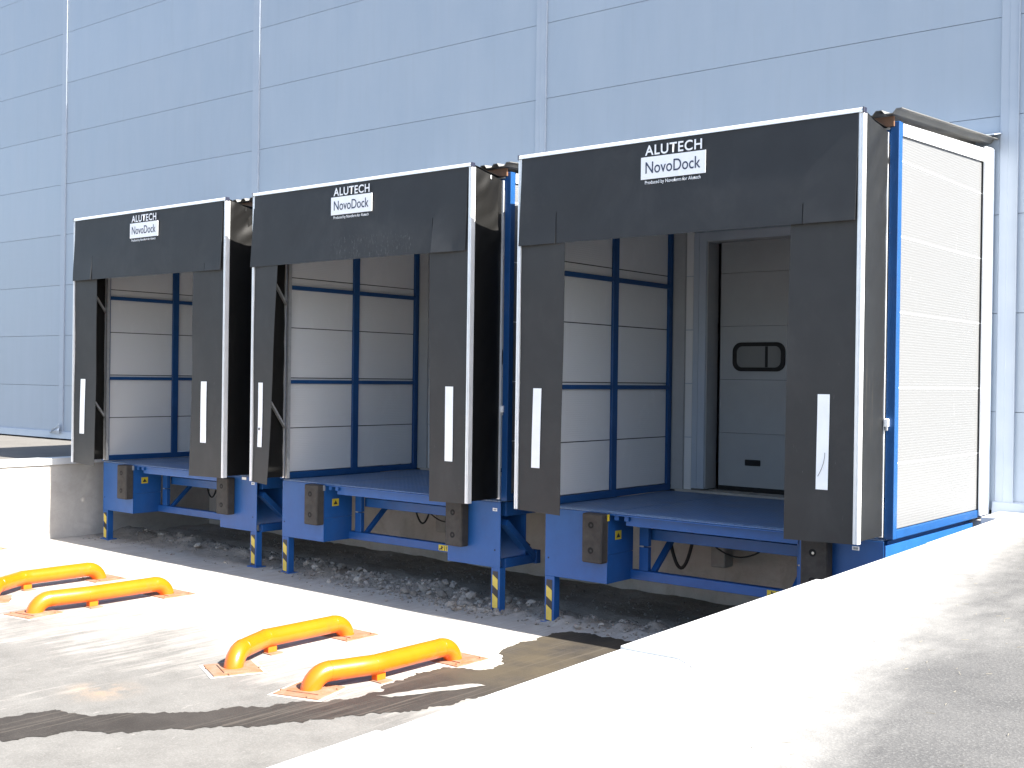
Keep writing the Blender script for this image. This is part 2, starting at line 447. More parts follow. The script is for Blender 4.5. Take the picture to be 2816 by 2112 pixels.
class MB:
    def __init__(self):
        self.v = []; self.f = []
    def box(self, x0, x1, y0, y1, z0, z1):
        b = len(self.v)
        self.v += [(x0, y0, z0), (x1, y0, z0), (x1, y1, z0), (x0, y1, z0), (x0, y0, z1), (x1, y0, z1), (x1, y1, z1), (x0, y1, z1)]
        self.f += [tuple(b + i for i in q) for q in ((0, 3, 2, 1), (4, 5, 6, 7), (0, 1, 5, 4), (1, 2, 6, 5), (2, 3, 7, 6), (3, 0, 4, 7))]
        return self
    def prism(self, pts, axis, a, b):
        """extrude the polygon pts along axis 'x','y' or 'z' from a to b"""
        n = len(pts); base = len(self.v)
        for w in (a, b):
            for p, q in pts:
                self.v.append({'x': (w, p, q), 'y': (p, w, q), 'z': (p, q, w)}[axis])
        self.f.append(tuple(base + i for i in range(n)))
        self.f.append(tuple(base + n + i for i in reversed(range(n))))
        for i in range(n):
            j = (i + 1) % n
            self.f.append((base + i, base + n + i, base + n + j, base + j))
        return self
    def bar(self, p, q, w, d, up=(0, 0, 1)):
        p = Vector(p); q = Vector(q); dr = (q - p).normalized(); up = Vector(up)
        s = dr.cross(up).normalized(); n = s.cross(dr).normalized()
        b = len(self.v)
        for c in (p, q):
            for i, j in ((-1, -1), (1, -1), (1, 1), (-1, 1)):
                self.v.append(tuple(c + s * (i * w / 2) + n * (j * d / 2)))
        self.f += [tuple(b + i for i in qd) for qd in ((0, 1, 2, 3), (7, 6, 5, 4), (0, 4, 5, 1), (1, 5, 6, 2), (2, 6, 7, 3), (3, 7, 4, 0))]
        return self
    def cyl(self, c, axis, r, h, n=20):
        b = len(self.v)
        ax = {'x': (1, 2, 0), 'y': (0, 2, 1), 'z': (0, 1, 2)}[axis]
        for k in (0, h):
            for i in range(n):
                a = 2 * math.pi * i / n
                p = [0, 0, 0]
                p[ax[0]] = c[ax[0]] + r * math.cos(a); p[ax[1]] = c[ax[1]] + r * math.sin(a); p[ax[2]] = c[ax[2]] + k
                self.v.append(tuple(p))
        self.f.append(tuple(b + i for i in range(n)))
        self.f.append(tuple(b + n + i for i in reversed(range(n))))
        for i in range(n):
            j = (i + 1) % n
            self.f.append((b + i, b + n + i, b + n + j, b + j))
        return self
    def tube(self, pts, r, n=20, cap=True):
        pts = [Vector(p) for p in pts]
        b = len(self.v); prev = None
        for i, p in enumerate(pts):
            d = (pts[min(i + 1, len(pts) - 1)] - pts[max(i - 1, 0)]).normalized()
            if prev is None:
                a = Vector((0, 0, 1)) if abs(d.z) < 0.9 else Vector((1, 0, 0))
                s = d.cross(a).normalized()
            else:
                s = (prev - d * prev.dot(d)).normalized()
            prev = s
            w = d.cross(s)
            for k in range(n):
                an = 2 * math.pi * k / n
                self.v.append(tuple(p + (s * math.cos(an) + w * math.sin(an)) * r))
        for i in range(len(pts) - 1):
            for k in range(n):
                k2 = (k + 1) % n
                self.f.append((b + i * n + k, b + i * n + k2, b + (i + 1) * n + k2, b + (i + 1) * n + k))
        if cap:
            self.f.append(tuple(b + k for k in reversed(range(n))))
            self.f.append(tuple(b + (len(pts) - 1) * n + k for k in range(n)))
        return self
    def grid(self, nu, nv, fn):
        b = len(self.v)
        for j in range(nv + 1):
            for i in range(nu + 1):
                self.v.append(fn(i / nu, j / nv))
        for j in range(nv):
            for i in range(nu):
                a = b + j * (nu + 1) + i
                self.f.append((a, a + 1, a + nu + 2, a + nu + 1))
        return self
    def mesh(self, name, smooth=False, bevel=0.0, recalc=True):
        me = bpy.data.meshes.new(name)
        me.from_pydata(self.v, [], self.f)
        if recalc or bevel:
            bm = bmesh.new(); bm.from_mesh(me)
            bmesh.ops.recalc_face_normals(bm, faces=bm.faces)
            if bevel:
                ed = [e for e in bm.edges if len(e.link_faces) == 2 and e.calc_face_angle(0) > 0.6]
                bmesh.ops.bevel(bm, geom=ed, offset=bevel, segments=1, affect='EDGES', clamp_overlap=True)
            bm.to_mesh(me); bm.free()
        if smooth:
            for p in me.polygons:
                p.use_smooth = True
        me.update()
        return me
    def build(self, name, mat, parent=None, smooth=False, bevel=0.0):
        return link(name, self.mesh(name, smooth, bevel), mat, parent)

def auto_smooth(o, ang=40):
    me = o.data
    for p in me.polygons:
        p.use_smooth = True
    try:
        me.set_sharp_from_angle(angle=math.radians(ang))
    except Exception:
        pass

def solidify(o, th):
    # give a sheet real thickness: a second skin behind it and a flat rim
    bm = bmesh.new(); bm.from_mesh(o.data)
    bm.normal_update()
    fs = list(bm.faces)
    rim = [e for e in bm.edges if len(e.link_faces) == 1]
    nv = {v: bm.verts.new(v.co - v.normal * th) for v in list(bm.verts)}
    for f in fs:
        bm.faces.new([nv[v] for v in reversed(f.verts)])
    for e in rim:
        l = e.link_loops[0]
        a, b = l.vert, l.link_loop_next.vert
        f = bm.faces.new((b, a, nv[a], nv[b])); f.smooth = False
        e.smooth = False
    bm.to_mesh(o.data); bm.free()
    for p in o.data.polygons:
        p.use_smooth = True
    o.data.set_sharp_from_angle(angle=math.radians(50))

def text_mesh(txt, offset=0.0, spacing=1.0):
    cu = bpy.data.curves.new('lettering', 'FONT')
    cu.body = txt
    cu.offset = offset
    cu.space_character = spacing
    cu.resolution_u = 6
    cu.fill_mode = 'FRONT'
    ob = bpy.data.objects.new('lettering_tmp', cu)
    COL.objects.link(ob)
    dg = bpy.context.evaluated_depsgraph_get()
    dg.update()
    me = bpy.data.meshes.new_from_object(ob.evaluated_get(dg))
    bpy.data.objects.remove(ob, do_unlink=True)
    return me

def fit_text(txt, x0, x1, z0, z1, y, name, mat, parent, offset=0.0, spacing=1.0):
    """lettering laid in the plane Y=y, facing -Y, filling the given box"""
    me = text_mesh(txt, offset, spacing)
    xs = [v.co.x for v in me.vertices]; ys = [v.co.y for v in me.vertices]
    ax, bx, ay, by = min(xs), max(xs), min(ys), max(ys)
    for v in me.vertices:
        v.co = Vector((x0 + (v.co.x - ax) / (bx - ax) * (x1 - x0), y, z0 + (v.co.y - ay) / (by - ay) * (z1 - z0)))
    me.materials.clear()
    return link(name, me, mat, parent)

# ------------------------------------------------------------------ setting: ground
def zg(x, y=-5.0):
    return -1.285 + 0.006 * max(0.0, 14.0 - x)

UX = (5.62, 9.78, 14.035)      # left edge of every dock
W = 3.64                       # width of a dock
LWX = 5.10                     # face of the left retaining wall
def rwx(y):                    # outer face of the right retaining wall (slightly askew)
    return 18.08 + (-y - 0.6) * 0.0475

BAND = lambda x: -1.78 - 0.052 * (x - 5.5)    # centre line of the broken slab edge

def ground_z(x, y):
    z = zg(x, y)
    if y > -3.1:
        c = BAND(x)
        d = y - c + 0.16 * (noise.noise((x * 1.3, 0.0, 3.0)))
        rough = noise.fractal((x * 3.1, y * 3.1, 0.5), 0.9, 2.1, 5)
        fine = noise.fractal((x * 11, y * 11, 2.5), 0.9, 2.1, 3)
        lump = math.exp(-(d / 0.33) ** 2)
        ditch = math.exp(-((d - 0.47) / 0.13) ** 2)
        soil = 1 / (1 + math.exp(-(d - 0.35) * 12))
        fade = min(1.0, (y + 3.1) / 0.35)
        z += fade * (lump * (0.045 + 0.08 * rough + 0.035 * fine) - ditch * (0.12 + 0.08 * rough) + soil * (-0.02 + 0.02 * rough))
        crack = math.exp(-((y + 2.62 + 0.10 * noise.noise((x * 1.1, 5.0, 0))) / 0.05) ** 2)
        z += fade * crack * (0.018 * fine - 0.004)
    return z

ys = [-60, -45, -34, -26, -20, -16, -13]
y = -12.0
while y < -3.2: ys.append(y); y += 0.4
y = -3.2
while y < -0.02: ys.append(y); y += 0.045
ys.append(0.0)
nx = 250
m = MB()
for yy in ys:
    for i in range(nx + 1):
        x = LWX - 0.05 + (19.2 - LWX) * i / nx
        m.v.append((x, yy, ground_z(x, yy)))
for j in range(len(ys) - 1):
    for i in range(nx):
        a = j * (nx + 1) + i
        m.f.append((a, a + 1, a + nx + 2, a + nx + 1))
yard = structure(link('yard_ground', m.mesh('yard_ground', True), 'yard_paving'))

m = MB()
m.box(-400, 400, -400, 400, -2.4, -1.9)
structure(m.build('far_ground', 'far_ground'))

# raised aprons on both sides, level with the docks
m = MB()
m.box(-60, LWX - 0.34, -60, 0.0, -1.7, -0.075)
structure(m.build('left_apron_ground', 'plateau_paving'))
m = MB()
pts = [(rwx(0) + 0.36, 0.0), (rwx(-60) + 0.36, -60), (75, -60), (75, 0)]
m.prism(pts, 'z', -1.7, -0.022)
structure(m.build('right_apron_ground', 'asphalt'))

# wet stain lying on the paving: an outline with a frayed rim
def frayed(poly, amp, seed, step=0.018):
    out = []
    n = len(poly)
    for i in range(n):
        p = Vector((*poly[i], 0)); q = Vector((*poly[(i + 1) % n], 0))
        k = max(1, int((q - p).length / step))
        d = (q - p).normalized(); nn = Vector((-d.y, d.x, 0))
        for j in range(k):
            c = p.lerp(q, j / k)
            a = (noise.fractal((c.x * 3.5, c.y * 3.5, seed), 0.8, 2.2, 3) + 0.5 * noise.fractal((c.x * 14, c.y * 14, seed), 0.6, 2.2, 4)) * amp
            out.append(tuple((c + nn * a)[:2]))
    return out

wet = [(12.6, -8.6), (13.147, -7.979), (13.271, -7.614), (13.45, -7.60), (13.616, -7.508), (13.916, -7.136), (14.319, -6.565),
       (14.566, -6.104), (14.70, -5.86), (14.72, -5.60), (14.60, -5.45), (14.616, -5.217), (14.465, -4.983), (14.56, -4.78), (14.717, -4.558), (14.907, -4.424),
       (14.78, -4.136), (14.482, -3.801), (14.46, -3.4), (14.44, -3.0), (14.55, -2.78), (15.3, -2.72), (16.4, -2.7), (18.1, -2.7),
       (18.2, -4.0), (17.4, -4.2), (16.6, -4.05), (15.9, -4.2), (15.525, -4.463), (15.48, -5.184), (15.305, -5.776), (14.993, -6.319), (14.824, -6.666), (14.707, -6.871),
       (14.40, -7.25), (14.273, -7.4), (13.95, -7.7), (13.786, -7.881), (13.77, -8.183), (13.674, -8.247), (13.2, -8.9)]
pts = frayed(wet, 0.075, 1.7)
bm = bmesh.new()
vs = [bm.verts.new((x, y, zg(x) + 0.004 if y < -3.2 else ground_z(x, y) + 0.006)) for x, y in pts]
es = [bm.edges.new((vs[i], vs[(i + 1) % len(vs)])) for i in range(len(vs))]
bmesh.ops.triangle_fill(bm, use_beauty=True, use_dissolve=False, edges=es)
# dry islands between the tyre tracks
me = bpy.data.meshes.new('wet_stain')
bm.to_mesh(me); bm.free()
for p in me.polygons:
    if p.normal.z < 0:
        p.flip()
link('wet_stain', me, 'wet_paving', yard)
isl = frayed([(14.78, -5.72), (15.10, -4.95), (15.22, -4.90), (15.10, -5.25), (14.90, -5.70)], 0.04, 4.2, 0.03)
bm = bmesh.new()
vs = [bm.verts.new((x, y, zg(x) + 0.008)) for x, y in isl]
bm.faces.new(vs)
bmesh.ops.triangulate(bm, faces=bm.faces)
me = bpy.data.meshes.new('dry_patch')
bm.to_mesh(me); bm.free()
for p in me.polygons:
    if p.normal.z < 0:
        p.flip()
link('dry_patch', me, 'yard_paving', yard)

# ------------------------------------------------------------------ the hall
hall = thing('warehouse_hall', 'tall warehouse wall of grey-blue horizontal metal panels behind the docks', 'building', (0, 0, 0))
doors = [(u + 0.43, u + W - 0.43) for u in UX]
DH = 2.945
WT = 12
def cut(x0, x1, z0, z1):
    rects = [(x0, x1, z0, z1)]
    for a, b in doors:
        new = []
        for (p, q, r, s) in rects:
            if b <= p or a >= q or r >= DH:
                new.append((p, q, r, s)); continue
            if p < a: new.append((p, a, r, s))
            if q > b: new.append((b, q, r, s))
            if s > DH: new.append((max(p, a), min(q, b), DH, s))
        rects = new
    return [r for r in rects if r[1] - r[0] > 0.02 and r[3] - r[2] > 0.02]
for bay in range(-5, 6):
    for row in range(WT):
        for (a, b, c, d) in cut(bay * 6.0, bay * 6.0 + 6.0 - 0.02, float(row), row + 1.0):
            mm = MB().box(a, b, 0.0, 0.10, c + 0.003, d - 0.003)
            mm.build('wall_panel', 'hall_panel', hall)
    xj = bay * 6.0
    mm = MB().prism([(xj - 0.185, -0.004), (xj - 0.175, -0.014), (xj - 0.10, -0.014), (xj - 0.092, -0.020), (xj - 0.012, -0.020), (xj - 0.012, -0.027), (xj, -0.027), (xj, -0.002), (xj - 0.185, -0.002)], 'z', -0.03, WT)
    mm.build('joint_flashing', 'hall_flashing', hall)
m = MB()
for k, (a, b) in enumerate([(-30.0, doors[0][0])] + [(doors[i][1], doors[i + 1][0]) for i in range(2)] + [(doors[2][1], 36.0)]):
    m.box(a, b, 0.102, 0.25, -0.05, DH)
m.box(-30, 36, 0.102, 0.25, DH, WT)
m.build('wall_core', 'seam_dark', hall)
m = MB().box(-30, 36, 5.0, 40.0, -1.5, WT - 0.1)
m.box(-30, 36, 0.25, 5.0, WT - 0.4, WT - 0.1)
m.box(-30, -29.8, 0.25, 5.0, -1.5, WT - 0.4).box(35.8, 36, 0.25, 5.0, -1.5, WT - 0.4)
m.build('hall_body', 'hall_flashing', hall)
m = MB()
prof = [(-0.004, 0.10), (-0.035, 0.085), (-0.055, -0.045), (-0.004, -0.045)]
for a, b in ((-30.0, UX[0] - 0.1), (UX[2] + W + 0.13, 36.0)):
    m.prism(prof, 'x', a, b)
m.build('base_flashing', 'hall_flashing', hall)
m = MB()
m.box(LWX, 17.90, -0.25, 4.9, -1.6, -0.085)
m.build('foundation', 'foundation_concrete', hall)
# crumpled foil corner at the foot of the first joint, far left
m = MB().grid(6, 5, lambda u, v: (-0.42 + 0.40 * u, -0.06 - 0.05 * noise.noise((u * 4, v * 4, 1)) - 0.03 * u, 0.05 + v * (0.02 + 0.19 * u)))
o = m.build('loose_flashing', 'hall_flashing', hall); solidify(o, 0.002)

# ledge between the third house and the right apron
m = MB().box(17.90, rwx(0) + 0.40, -0.66, -0.06, -1.6, -0.13)
m.build('ledge', 'wall_concrete', hall)
m = MB().prism([(-0.675, -0.17), (-0.675, -0.004), (-0.06, 0.002), (-0.06, -0.128), (-0.662, -0.128), (-0.662, -0.17)], 'x', 17.895, rwx(0) + 0.42)
m.build('ledge_cap', 'cap_metal', hall)

# sectional doors
def sectional_door(u, i):
    x0, x1 = u + 0.43, u + W - 0.43
    d = MB().box(x0 + 0.06, x1 - 0.06, 0.225, 0.26, -0.04, DH).build('sectional_door', 'black_gasket', hall)
    h = 0.637
    z = 0.02
    k = 0
    while z < DH - 0.05:
        MB().box(x0 + 0.085, x1 - 0.085, 0.19, 0.222, z + 0.002, min(z + h, DH + 0.05) - 0.002).build('door_section', 'door_panel', d)
        z += h; k += 1
    MB().box(x0 + 0.08, x1 - 0.08, 0.185, 0.225, -0.035, 0.017).build('bottom_seal', 'black_gasket', d)
    # jamb linings and lintel
    m = MB()
    m.box(x0 - 0.0, x0 + 0.012, 0.002, 0.255, -0.02, DH); m.box(x1 - 0.012, x1, 0.002, 0.255, -0.02, DH)
    m.box(x0 + 0.012, x1 - 0.012, 0.002, 0.185, DH - 0.012, DH)
    m.build('door_lining', 'door_frame', d)
    m = MB()
    for a, b in ((x0 - 0.17, x0 - 0.002), (x1 + 0.002, x1 + 0.17)):
        m.box(a, b, -0.022, -0.001, -0.02, DH + 0.10)
        m.box(a + 0.05, a + 0.075, -0.034, -0.0225, -0.02, DH + 0.10)
    m.box(x0 - 0.001, x1 + 0.001, -0.022, -0.001, DH - 0.002, DH + 0.10)
    m.build('door_casing', 'hall_flashing', d)
    # rounded window
    def rr(cx, cz, w, h2, r, n=8):
        out = []
        for sx, sz, a0 in ((1, 1, 0), (-1, 1, 90), (-1, -1, 180), (1, -1, 270)):
            for q in range(n + 1):
                a = math.radians(a0 + 90 * q / n)
                out.append((cx + sx * (w / 2 - r) + r * math.cos(a), cz + sz * (h2 / 2 - r) + r * math.sin(a)))
        return out
    cx, cz = x0 + 0.60, 1.565
    a = rr(cx, cz, 0.675, 0.342, 0.11); b = rr(cx, cz, 0.575, 0.250, 0.075)
    m = MB(); n = len(a)
    for y in (0.168, 0.189):
        for p in a: m.v.append((p[0], y, p[1]))
        for p in b: m.v.append((p[0], y, p[1]))
    for q in range(n):
        r = (q + 1) % n
        m.f += [(q, r, n + r, n + q), (2 * n + q, 3 * n + q, 3 * n + r, 2 * n + r), (q, 2 * n + q, 2 * n + r, r), (n + q, n + r, 3 * n + r, 3 * n + q)]
    m.build('window_frame', 'black_gasket', d)
    m = MB().prism(b, 'y', 0.178, 0.188)
    m.build('window_pane', 'window_glass', d)
    MB().box(cx + 0.085, cx + 0.118, 0.1735, 0.1777, cz - 0.122, cz + 0.122).build('pane_strip', 'black_gasket', d)  # thin dark upright strip set just before the pane
    hx = x0 + 0.44
    MB().box(hx, hx + 0.20, 0.172, 0.1895, 0.278, 0.348).build('door_handle', 'black_gasket', d, bevel=0.006)
    MB().box(x0 - 0.35, x1 + 0.35, -0.10, 0.224, -0.08, -0.036).build('threshold', 'sill_concrete', d)
for i, u in enumerate(UX):
    sectional_door(u, i)

# ------------------------------------------------------------------ retaining walls
lw = thing('retaining_wall', 'concrete retaining wall half in sunlight, left of the leftmost dock', 'wall', (LWX, -3, -1.3))
def P(o): return Vector(o.location)
def build_at(mb, name, mat, parent, **kw):
    off = P(parent)
    mb.v = [tuple(Vector(v) - off) for v in mb.v]
    return mb.build(name, mat, parent, **kw)
m = MB()
ny = 40
m.grid(ny, 8, lambda a, b: (LWX + 0.008 * noise.noise((a * 30, b * 3, 1.0)), -40 + 40 * a ** 0.5, -1.6 + 1.48 * b))
m.box(LWX - 0.35, LWX - 0.02, -40, 0.0, -1.7, -0.13)
build_at(m, 'wall_body', 'wall_concrete', lw)
for k, (a, b) in enumerate(((-2.05, -0.02), (-4.10, -2.05), (-6.15, -4.10), (-10.2, -6.15), (-20, -10.2), (-40, -20))):
    e = 0.003 * (k % 2)
    pr = [(LWX + 0.028 + e, -0.118), (LWX + 0.028 + e, -0.025 + e), (LWX - 0.345, -0.035 + e), (LWX - 0.345, -0.12), (LWX - 0.335, -0.12), (LWX - 0.335, -0.045 + e), (LWX + 0.018, -0.035 + e), (LWX + 0.018, -0.118)]
    build_at(MB().prism(pr, 'y', a, b - 0.003), 'cap_sheet', 'cap_metal', lw)

rw = thing('retaining_wall', 'bright metal capped retaining wall running towards the viewer, right of the rightmost dock', 'wall', (18.2, -3, -1.3))
m = MB()
m.prism([(rwx(-0.66) + 0.03, -0.665), (rwx(-40) + 0.03, -40), (rwx(-40) + 0.36, -40), (rwx(-0.66) + 0.36, -0.665)], 'z', -1.6, -0.03)
build_at(m, 'wall_body', 'wall_concrete', rw)
ends = [-0.70, -3.0, -5.25, -7.66, -9.33, -11.6, -14.0, -22, -40]
for k in range(len(ends) - 1):
    b, a = ends[k], ends[k + 1]
    e = (0.004, 0.0, 0.014, 0.0, 0.010, 0.002, 0.002, 0.006)[k]
    mb = MB()
    base = 0
    for yy in (a, b - 0.004):
        x = rwx(yy)
        mb.v += [(x - e * 0.3, yy, -0.13), (x - e * 0.3, yy, 0.004 + e), (x + 0.31, yy, 0.006 + e), (x + 0.375 + e, yy, -0.016), (x + 0.375 + e, yy, -0.024), (x + 0.29, yy, -0.008 + e), (x + 0.02, yy, -0.010 + e), (x + 0.02, yy, -0.13)]
    n = 8
    mb.f = [tuple(range(n)), tuple(reversed(range(n, 2 * n)))] + [(i, n + i, n + (i + 1) % n, (i + 1) % n) for i in range(n)]
    build_at(mb, 'cap_sheet', 'cap_metal', rw)

# ------------------------------------------------------------------ dock houses
POS = ('leftmost', 'middle', 'rightmost')
ROWS = [-0.05, 0.592, 1.239, 1.886, 2.533, 3.18]
def roof_z(y, base=3.56):
    return base + (y + 2.6) * 0.067

def dock_house(u, i):
    lab = ('leftmost dock house, blue framed with pale grey panels, half hidden by shelters',
           'middle dock house of white panels in a blue frame, inner wall visible',
           'rightmost dock house with large sunlit ribbed white side wall and blue corner post')[i]
    h = thing('dock_house', lab, 'dock house', (u, 0, -0.06), 'dock houses in a row along the wall')
    def B(mb, name, mat, bevel=0.0, parent=None):
        mb.v = [(x, y, z + 0.06) for x, y, z in mb.v]
        return mb.build(name, mat, parent or h, bevel=bevel)
    for side in (0, 1):
        xo0, xo1 = ((-0.06, 0.02), (W, W + 0.08))[side]
        xi0, xi1 = ((-0.012, 0.02), (W, W + 0.032))[side]       # inner rails
        px0, px1 = ((-0.045, -0.014), (W + 0.034, W + 0.065))[side]
        for (a, b, xx0, xx1, nm) in ((-2.55, -2.47, xo0, xo1, 'corner_post'), (-1.372, -1.262, xi0, xi1, 'middle_post'), (-0.175, -0.095, xo0 + 0.002, xo1 - 0.002, 'corner_post')):
            B(MB().box(xx0, xx1, a, b, -0.055, roof_z(a, 3.50)), nm, 'blue_frame', 0.004)
        for (z0, z1, nm) in ((1.165, 1.213, 'rail'), (2.377, 2.431, 'rail')):
            for a, b in ((-2.469, -1.373), (-1.261, -0.176)):
                B(MB().box(xi0, xi1 - 0.001, a, b, z0, z1), nm, 'blue_frame', 0.003)
        B(MB().box(xo0, xo1 - 0.001, -2.469, -0.176, -0.055, 0.022), 'bottom_rail', 'blue_frame', 0.004)
        mb = MB().prism([(-2.469, 3.40), (-0.176, 3.52), (-0.176, 3.575), (-2.469, 3.485)], 'x', xi0, xi1)
        B(mb, 'top_rail', 'blue_frame')
        for k, z0 in enumerate(ROWS):
            if k < len(ROWS) - 1:
                mb = MB().box(px0, px1, -2.465, -0.18, max(z0, 0.024) + 0.006, ROWS[k + 1] - 0.006)
            else:
                mb = MB().prism([(-2.465, z0 + 0.006), (-0.18, z0 + 0.006), (-0.18, 3.60), (-2.465, 3.475)], 'x', px0, px1)
            po = B(mb, 'side_panel', 'house_panel')
            po.data.materials.append(MATS['house_panel_outer'])
            for p in po.data.polygons:
                if p.normal.x * (1 if side else -1) > 0.9:
                    p.material_index = 1
            if k:
                pa, pb = (px0 + 0.007, px1 - 0.008) if side else (px0 + 0.008, px1 - 0.007)
                B(MB().box(pa, pb, -2.466, -0.179, z0 - 0.02, z0 + 0.02), 'panel_seal', 'seam_dark')
                qa, qb = (px1 - 0.0075, px1 - 0.0008) if side else (px0 + 0.0008, px0 + 0.0075)
                B(MB().box(qa, qb, -2.464, -0.181, z0 - 0.0058, z0 + 0.0058), 'panel_seal', 'house_trim')
        if side == 1:
            o0, o1 = W + 0.067, W + 0.084
        else:
            o0, o1 = -0.068, -0.047
        B(MB().prism([(-2.468, 3.39), (-0.30, 3.50), (-0.30, 3.63), (-2.468, 3.492)], 'x', o0, o1), 'top_trim', 'house_trim')
        B(MB().prism([(-0.33, -0.03), (-0.10, -0.03), (-0.10, 3.66), (-0.33, 3.645)], 'x', o0 + 0.018 * side - 0.0, o1 + 0.02 * side), 'rear_trim', 'house_trim')
        xa, xb = ((-0.10, -0.05), (W + 0.055, W + 0.10))[side]
        B(MB().box(xa, xb, -0.097, -0.024, -0.04, 3.66), 'corner_flashing', 'hall_flashing')
        # liner strips on the hall wall inside the house
        la, lb = ((0.025, 0.255), (W - 0.255, W - 0.025))[side]
        for k in range(5):
            B(MB().box(la, lb, -0.020, -0.003, ROWS[k] + 0.006, ROWS[k + 1] - 0.006), 'liner_panel', 'house_panel')
        ca, cb = ((0.022, 0.16), (W - 0.16, W - 0.022))[side]
        B(MB().prism([(ca, -0.093), (cb, -0.060), (cb, -0.0205), (ca, -0.0205)] if side == 0 else [(ca, -0.060), (cb, -0.093), (cb, -0.0205), (ca, -0.0205)], 'z', -0.04, 3.40), 'inner_flashing', 'door_frame')
    # ceiling sheet and cross beam
    mb = MB().prism([(-2.54, 3.44), (-0.02, 3.58), (-0.02, 3.60), (-2.54, 3.46)], 'x', 0.022, W - 0.002)
    B(mb, 'ceiling', 'house_panel')
    B(MB().box(0.022, W - 0.002, -2.548, -2.475, 3.32, 3.435), 'front_beam', 'blue_frame', 0.004)
    # brown board under the roof edge
    B(MB().box(-0.02, W + 0.04, -2.575, -2.552, 3.46, 3.545), 'fascia_board', 'fascia_board')
    # corrugated roof sheet
    prof = []
    x = -0.10
    pitch = 0.178
    while x < W + 0.12:
        for dx, dz in ((0, 0), (0.055, 0), (0.085, 0.035), (0.135, 0.035), (0.165, 0)):
            if x + dx <= W + 0.155:
                prof.append((x + dx, dz))
        x += pitch
    mb = MB()
    n = len(prof)
    for yy in (-2.64, 0.0):
        for dz in (0, 0.006):
            for (px, pz) in prof:
                mb.v.append((px, yy, roof_z(yy) - 0.006 + pz + dz))
    for k in range(n - 1):
        mb.f += [(k, k + 1, 2 * n + k + 1, 2 * n + k), (n + k, 3 * n + k, 3 * n + k + 1, n + k + 1), (k, n + k, n + k + 1, k + 1), (2 * n + k, 2 * n + k + 1, 3 * n + k + 1, 3 * n + k)]
    mb.f += [(0, 2 * n, 3 * n, n), (n - 1, 2 * n - 1, 4 * n - 1, 3 * n - 1)]
    B(mb, 'roof_sheet', 'roof_sheet')
    # apron flashing at the hall wall
    B(MB().prism([(-0.25, 3.775), (-0.005, 3.83), (-0.005, 3.82), (-0.25, 3.765)], 'x', -0.14, W + 0.16), 'apron_flashing', 'hall_flashing')
    # small switch on the front post
    if i:
        xs = W + 0.0 - 0.004
        B(MB().box(xs, xs + 0.035, -2.585, -2.552, 0.905, 0.975), 'switch_box', 'white_print', 0.004)
        B(MB().box(xs + 0.008, xs + 0.028, -2.578, -2.558, 0.872, 0.904), 'cable_gland', 'galvanised', 0.003)
    return h
for i, u in enumerate(UX):
    dock_house(u, i)

